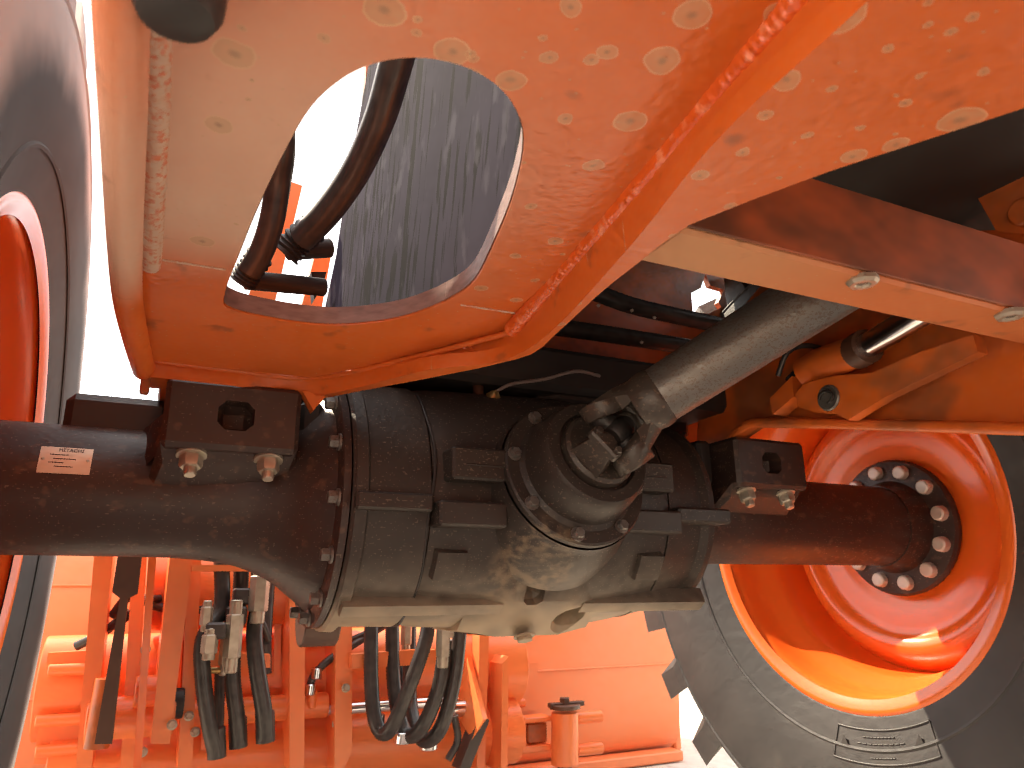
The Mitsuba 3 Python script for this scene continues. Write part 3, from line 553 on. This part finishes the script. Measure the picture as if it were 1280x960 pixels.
for i in range(12):
    a = math.radians(i*30+22); q = V(.172, .114*math.cos(a), .114*math.sin(a))
    bolts.append(mikit.ply(trimesh.util.concatenate([lathe([(0, .0155), (.006, .0155), (.016, .014), (.018, .011), (.018, 1e-5)], q, (-1, 0, 0), 16)]), 'hub_bolt', smooth=30))
for lab, tw in (('right front wheel with orange rim, black hub and lugged tyre', T().translate([1.2205, YA, ZA])), ('left front wheel seen edge on at the left border', T().translate([-.180, YA, ZA]).rotate([0, 0, 1], 180))):
    w = thing('wheel', lab, None, parent=L)
    for k, s in shapes.items(): part(w, k, {**s, 'to_world': tw}, None)
    if w.endswith('_001'):
        scene[w+'__tyre']['bsdf'] = {'type': 'ref', 'id': 'glare_rubber'}; labels[w+'__tyre'] = {'label': 'left tyre with sun glare painted pale on its shoulder'}
    for s in bolts: part(w, 'bolt', {**s, 'to_world': tw}, None)
    for s in lugs: part(w, 'tread_lug', {**s, 'to_world': tw, **({'bsdf': {'type': 'ref', 'id': 'glare_rubber'}} if w.endswith('_001') else {})}, None)
rw = thing('rear_wheel', None, None, parent=L)
for k in ('tyre', 'rim', 'disc'): part(rw, k, {**shapes[k], 'to_world': T().translate([1.2205, -1.75, YA*0+ZA])}, None)
rw = thing('rear_wheel', None, None, parent=L)
for k in ('tyre', 'rim', 'disc'): part(rw, k, {**shapes[k], 'to_world': T().translate([-.18, -1.75, ZA]).rotate([0, 0, 1], 180)}, None)
# embossed box of small print on the right tyre
def side_pt(r, a):  # on the inner sidewall
    xs = np.interp(r, [.358, .385, .43, .48, .52, .565], [-.004, -.012, -.024, -.031, -.031, -.026])
    return V(1.2205+xs-.001, YA+r*math.cos(a), ZA+r*math.sin(a))
def arc(r, a0, a1, w): return tube([side_pt(r, a) for a in np.linspace(a0, a1, 14)], w, 6)
def ang(px, py): q = AX(px, py, 1.192); return math.atan2(q[2]-ZA, q[1]-YA), math.hypot(q[1]-YA, q[2]-ZA)
W0 = L+'__wheel'
aL, rL = ang(1040, 938); aR, rR = ang(1170, 938); ra, rb_ = ang(1100, 914)[1], ang(1100, 957)[1]; rc = lambda f: ra+(rb_-ra)*f
ms = [arc(ra, aL, aR, .0018), arc(rb_, aL, aR, .0018), tube([side_pt(rc(f), aL) for f in (0, .5, 1)], .0013, 6), tube([side_pt(rc(f), aR) for f in (0, .5, 1)], .0013, 6)]
for r, f0, f1 in ((rc(.22), .28, .62), (rc(.42), .22, .72), (rc(.62), .20, .66), (rc(.82), .36, .60)):
    n = 9
    for i in range(n):
        u0 = f0+(f1-f0)*i/n; ms.append(arc(r, aL+(aR-aL)*u0, aL+(aR-aL)*(u0+(f1-f0)/n*.7), .0012))
for f in (.1, .86):
    c = side_pt(rc(.5), aL+(aR-aL)*f); ms.append(hull([c+V(-.002, .014, -.012), c+V(-.002, -.012, -.012), c+V(-.002, .0, .014), c+V(.006, 0, 0)]))
part(W0, 'sidewall_print', ms, 'tyre_rubber', kind='stuff', label='moulded box of small print on the lower sidewall')

# --- lift arms and linkage behind the axle
A_ = thing('lift_linkage', 'orange lift arm linkage with links and cross tubes behind the axle', None, parent=L)
def strip_px(parent, name, px, Y, d, m='orange_flare', label=None): return part(parent, name, slab(px, Y, d), m, smooth=25, label=label)
strip_px(A_, 'lift_arm', [(358, 225), (378, 232), (338, 402), (300, 402)], 1.55, .05)
strip_px(A_, 'lift_arm', [(394, 318), (414, 318), (398, 410), (370, 410)], 1.55, .05)
strip_px(A_, 'arm_plate', [(213, 690), (242, 690), (212, 930), (188, 930)], 1.72, .16, label='bright orange upright arm plate behind the left axle tube')
strip_px(A_, 'arm_plate', [(236, 690), (252, 690), (240, 965), (222, 965)], 1.80, .10)
strip_px(A_, 'arm_plate', [(166, 690), (184, 690), (168, 965), (150, 965)], 1.80, .12)
strip_px(A_, 'arm_plate', [(118, 690), (142, 690), (114, 965), (94, 965)], 1.78, .14)
strip_px(A_, 'arm_plate', [(362, 710), (382, 735), (380, 965), (362, 965)], 1.84, .20)
strip_px(A_, 'arm_plate', [(420, 770), (440, 770), (440, 940), (428, 965), (418, 965)], 1.84, .20)
strip_px(A_, 'side_box', [(60, 816), (116, 813), (100, 955), (42, 955)], 1.95, .10, label='square orange box at the far left')
strip_px(A_, 'tilt_link', [(148, 690), (178, 690), (172, 742), (160, 748), (140, 930), (118, 930), (150, 748), (140, 740)], 1.66, .05, 'brown_link', label='dark brown link with a forked top')
part(A_, 'link_pin', tube([AY(135, 848, 1.72), AY(120, 935, 1.72)], .022, 20), 'orange')
q = AY(178, 895, 1.8); part(A_, 'pivot', [cyl(q+V(-.10, 0, 0), q+V(.06, 0, 0), .040), cyl(q+V(-.02, -.03, .05), q+V(.02, -.03, .05), .03)], 'orange_flare')
part(A_, 'pivot_pin', cyl(q+V(.055, 0, .02), q+V(.075, 0, .02), .03), 'dark_part')
# cross tubes
def xt(parent, name, px0, px1, y, Y, r, m='orange_flare', label=None):
    a, b = AY(px0, y, Y), AY(px1, y, Y); b = V(b[0], a[1], a[2]); return part(parent, name, cyl(a, b, r, 36), m, label=label)
xt(A_, 'cross_tube', 190, 440, 735, 1.98, .095)
xt(A_, 'cross_tube', 50, 640, 860, 2.05, .11, label='broad orange cross tube behind the hoses')
xt(A_, 'cross_tube', 60, 640, 965, 2.0, .085)
lc = thing('lock_cylinder', 'slim orange cylinder with a chrome rod across the linkage', None, parent=L)
xt(lc, 'barrel', 230, 408, 893, 1.90, .028); xt(lc, 'rod', 405, 572, 888, 1.90, .013, 'chrome')
q = AY(390, 868, 1.88); part(lc, 'port', cyl(q+V(0, 0, -.03), q+V(0, 0, .012), .012), 'orange_flare')
hose([(386, 868, 1.87), (392, 845, 1.87), (410, 826, 1.87), (432, 812, 1.88), (500, 770, 1.95)], .009, label='thin grey hose running to the slim cylinder')
q = AY(572, 886, 1.9); part(lc, 'rod_end', cyl(q+V(-.015, 0, 0), q+V(.02, 0, 0), .02), 'chrome')
# hose clamps bars
strip_px(A_, 'hose_bar', [(258, 815), (338, 818), (338, 835), (258, 832)], 1.76, .03)
strip_px(A_, 'hose_bar', [(440, 818), (520, 812), (545, 812), (545, 830), (440, 836)], 1.80, .03)
# left group of hoses with valve blocks
HG = 'black hydraulic hose of the left bunch behind the axle'
for px, r in (([(277, 700, 1.72), (276, 760, 1.71), (254, 800, 1.69), (254, 850, 1.69), (262, 905, 1.69), (271, 945, 1.70)], .016),
              ([(302, 700, 1.74), (300, 745, 1.74), (292, 800, 1.70), (291, 850, 1.70), (296, 895, 1.70), (298, 932, 1.71)], .016),
              ([(334, 700, 1.74), (326, 745, 1.73), (318, 790, 1.70), (322, 840, 1.69), (330, 890, 1.69), (332, 925, 1.70)], .017),
              ([(275, 840, 1.80), (274, 880, 1.80), (272, 930, 1.80)], .011), ([(338, 700, 1.86), (332, 780, 1.84), (330, 840, 1.83)], .015)):
    k = hose(px, r)
    e = px[-1]; part(k, 'crimp', tube([AY(e[0]-1, e[1]-35, e[2]), AY(e[0], e[1]+2, e[2]+.002)], r*1.13, 14), 'valve_grey')
for x0, y0, x1, y1, Y in ((292, 735, 316, 756, 1.68), (282, 758, 310, 782, 1.67), (256, 778, 284, 800, 1.64)):
    a, b = AY(x0, y1, Y), AY(x1, y0, Y); part(A_, 'valve_block', cbox(a, b+V(0, .05, 0), .004), 'valve_grey')
for x, y, Y, r, h_ in ((324, 742, 1.68, .020, .06), (292, 795, 1.66, .017, .07), (262, 805, 1.65, .016, .03), (282, 812, 1.70, .012, .05), (258, 770, 1.66, .012, .03)):
    q = AY(x, y, Y); part(A_, 'fitting', [cyl(q+V(0, 0, -h_*.6), q+V(0, 0, h_*.6), r, 6), cyl(q+V(0, 0, -h_), q+V(0, 0, h_), r*.75, 16)], 'zinc')
part(A_, 'fitting', cyl(AY(270, 838, 1.70)-V(.02, 0, 0), AY(284, 838, 1.70)+V(.02, 0, 0), .006), 'brass')
for px in ([(140, 770, 1.9), (165, 745, 1.88), (205, 760, 1.88), (245, 752, 1.86)], [(95, 808, 1.95), (130, 790, 1.93), (160, 765, 1.9)]): hose(px, .010, 'hose_rubber')
# right bunch: hanging loops
for px, r in (([(464, 775, 1.80), (464, 850, 1.78), (468, 895, 1.76), (478, 916, 1.74), (492, 905, 1.71), (515, 850, 1.69), (532, 800, 1.69), (536, 770, 1.70)], .0165),
              ([(490, 775, 1.82), (492, 850, 1.80), (500, 900, 1.77), (512, 920, 1.74), (530, 905, 1.70), (548, 860, 1.69), (556, 810, 1.69)], .0165),
              ([(512, 780, 1.88), (512, 860, 1.85), (518, 905, 1.80), (532, 926, 1.75), (552, 908, 1.70), (568, 850, 1.69), (575, 790, 1.69)], .0165),
              ([(498, 830, 1.9), (502, 870, 1.88), (516, 900, 1.86), (528, 905, 1.85)], .012), ([(563, 800, 1.74), (566, 850, 1.75), (556, 895, 1.75), (538, 925, 1.77)], .010)): hose(px, r)
for x, y, Y, r, h_ in ((554, 800, 1.68, .017, .06), (508, 790, 1.84, .014, .05), (562, 780, 1.68, .014, .03)):
    q = AY(x, y, Y); part(A_, 'fitting', [cyl(q+V(0, 0, -h_*.6), q+V(0, 0, h_*.6), r, 6), cyl(q+V(0, 0, -h_), q+V(0, 0, h_), r*.75, 16)], 'zinc')
part(A_, 'valve_block', cbox(AY(572, 792, 1.68), AY(594, 780, 1.68)+V(0, .05, 0), .004), 'valve_grey')
# right upright of the coupler
strip_px(A_, 'coupler_plate', [(578, 770), (636, 770), (628, 965), (560, 965)], 1.98, .06, label='broad orange coupler plate right of the hoses')
part(A_, 'coupler_gusset', prism([AY(584, 822, 1.93), AY(604, 900, 1.80), AY(590, 925, 1.82), AY(566, 885, 1.95)], V(.02, .02, 0)), 'orange_flare')
strip_px(A_, 'coupler_edge', [(628, 830), (636, 820), (634, 965), (626, 965)], 1.86, .1)
part(A_, 'coupler_hook', prism([AY(x, y, 1.82) for x, y in ((600, 895), (612, 900), (600, 930), (588, 960), (574, 962), (590, 920))], V(0, .05, 0)), 'valve_grey')
hose([(568, 895, 1.84), (572, 925, 1.84), (560, 950, 1.84)], .009)
# bolted hub at the left end of the differential, far side
q = AY(398, 770, 1.35); part(A_, 'round_boss', [cyl(q+V(-.03, 0, 0), q+V(.03, 0, 0), .05)], 'brown_link')

strip_px(A_, 'arm_plate', [(262, 690), (272, 690), (262, 965), (250, 965)], 1.92, .10)
strip_px(A_, 'arm_plate', [(344, 700), (354, 700), (350, 860), (342, 860)], 1.94, .08)
strip_px(A_, 'arm_plate', [(600, 770), (612, 770), (606, 965), (596, 965)], 1.90, .05)
strip_px(A_, 'link_strip', [(186, 690), (196, 690), (176, 965), (166, 965)], 1.70, .03, 'orange_clean')
strip_px(A_, 'hose_guide', [(240, 706), (318, 706), (318, 714), (240, 714)], 1.70, .03)
for x, y, Y in ((182, 812, 1.76), (196, 880, 1.78), (215, 906, 1.70), (236, 895, 1.78), (244, 915, 1.78), (178, 940, 1.78), (392, 800, 1.86), (420, 905, 1.86), (432, 860, 1.82)):
    bolt(A_, AY(x, y, Y), (0, -1, .15), .0075, .014, 'zinc')
for px in ([(120, 790, 1.88), (150, 778, 1.86), (180, 752, 1.86), (200, 748, 1.88)], [(205, 785, 1.9), (230, 770, 1.88), (262, 758, 1.86)], [(440, 800, 1.9), (470, 786, 1.9), (500, 770, 1.92)], [(318, 715, 1.8), (322, 760, 1.8), (336, 800, 1.82)]): hose(px, .008)
for x, y, Y in ((388, 862, 1.86), (396, 842, 1.86), (470, 900, 1.78), (536, 930, 1.76), (504, 922, 1.75)):
    q = AY(x, y, Y); part(A_, 'crimp_ring', cyl(q-V(0, 0, .012), q+V(0, 0, .012), .0195 if x > 450 else .012, 14), 'chrome')
for x0_, x1_, y in ((60, 118, 838), (44, 104, 902), (44, 98, 940)): xt(A_, 'rung', x0_, x1_, y, 1.93, .012)
# --- the bucket (lies on the ground in front; a tool of its own)
BK = thing('loader_bucket', 'wide pale orange loader bucket on the ground beyond the axle, back turned to us', 'bucket')
bp = [(2.62, .012), (2.34, .008), (2.24, .03), (2.19, .10), (2.18, .30), (2.20, .50), (2.27, .66), (2.40, .76), (2.58, .80)]
bp = spline([(a, b, 0) for a, b in bp], 5)[:, :2]
x0, x1 = -.60, AY(826, 850, 2.25)[0]
O = np.array([(x0, a, b) for a, b in bp]); n_ = np.gradient(bp, axis=0); nn = np.stack([n_[:, 1], -n_[:, 0]], -1); nn /= np.linalg.norm(nn, axis=1, keepdims=True)
I = np.array([(x0, a, b) for a, b in bp+nn*.016*np.sign((nn@V(1, .2)).mean())])
part(BK, 'shell', prism(np.vstack([O, I[::-1]]), V(x1-x0, 0, 0)), 'bucket_flare_paint', smooth=30)
for xx in (x0, x1):
    part(BK, 'side_plate', prism([(xx, a, b) for a, b in np.vstack([bp[:1], bp, [(2.95, .55), (3.1, .08), (3.0, .02)]])[1:]], V(.02 if xx > 0 else -.02, 0, 0)), 'bucket_flare_paint', smooth=False)
part(BK, 'side_edge', cbox((x1+.02, 2.22, .02), (x1+.05, 2.34, .70), .006), 'bucket_flare_paint', label='sunlit pale edge strip at the right end of the bucket')
part(BK, 'heel_strip', cbox((.6, 2.15, .004), (x1, 2.22, .035), .004), 'bucket_flare_paint')
for zz in (.30, .56): part(BK, 'seam', tube([(x0+.02, np.interp(zz, bp[10:, 1], bp[10:, 0])-.002, zz), (x1-.01, np.interp(zz, bp[10:, 1], bp[10:, 0])-.002, zz)], .0035, 8), 'bucket_flare_paint')
cl = thing('hinge_bracket', 'hinge bracket with an upright tube on the bucket back', None, parent=BK)
part(BK, 'hinge_tube', cyl(AY(706, 956, 1.98), AY(706, 890, 1.98), .038, 36), 'orange_flare', label='upright orange tube on the bucket back')
q = AY(706, 886, 1.98); part(BK, 'hinge_cap', [cyl(q, q+V(0, 0, .012), .044), cyl(q+V(0, 0, .01), q+V(0, 0, .03), .015, 6), cbox(q+V(-.05, -.01, .005), q+V(.06, .01, .018), .002)], 'brown_link')
part(BK, 'hinge_stem', cyl(AY(706, 975, 1.98), AY(706, 952, 1.98), .02), 'valve_grey')
for y in (898, 938):
    a = AY(720, y, 2.0); part(BK, 'hinge_rod', cyl(a, a+V(.085, 0, 0), .016), 'orange_flare')
for y in (840, 880):
    a = AY(632, y, 2.05); part(BK, 'hinge_rod', cyl(a, a+V(.06, 0, 0), .012), 'orange_flare')
part(BK, 'hinge_frame', [cbox(AY(652, 905, 2.0), AY(690, 895, 2.0)+V(0, .06, 0)), cbox(AY(652, 943, 2.0), AY(690, 930, 2.0)+V(0, .06, 0)), cbox(AY(650, 943, 2.0), AY(658, 895, 2.0)+V(0, .06, 0))], 'orange_flare')
part(BK, 'hinge_block', cbox(AY(660, 930, 2.02), AY(684, 903, 2.02)+V(0, .06, 0)), 'orange')
part(BK, 'base_lug', [cyl(AY(640, 930, 1.98), AY(640, 950, 1.98), .02), cyl(AY(648, 930, 1.98)-V(0, 0, .02), AY(648, 915, 1.98), .012)], 'zinc')
part(BK, 'weld_pad', prism([AY(x, y, 2.165) for x, y in ((632, 828), (672, 828), (675, 888), (632, 890))], V(0, .03, 0)), 'bucket_flare_paint')
del labels[cl]; _roots.discard(cl)

# --- things in the yard beyond
po = part(None, 'post', [cbox(AY(866, 905, 4.2)*V(1, 1, 0), AY(882, 880, 4.2)*V(1, 1, 0)+V(0, .09, 1.1), .01)], 'post_brown', label='reddish brown post in the yard between bucket and right tyre', category='post')
q = AY(905, 930, 5.5)*V(1, 1, 0)
c1 = thing('crate', 'pale blue and white crate in the yard beside the right tyre', 'crate')
part(c1, 'body', cbox(q+V(-.3, 0, 0), q+V(.5, .8, .42), .02), 'pale_blue'); part(c1, 'lid', cbox(q+V(-.33, -.03, .424), q+V(.53, .83, .52), .02), 'far_white')
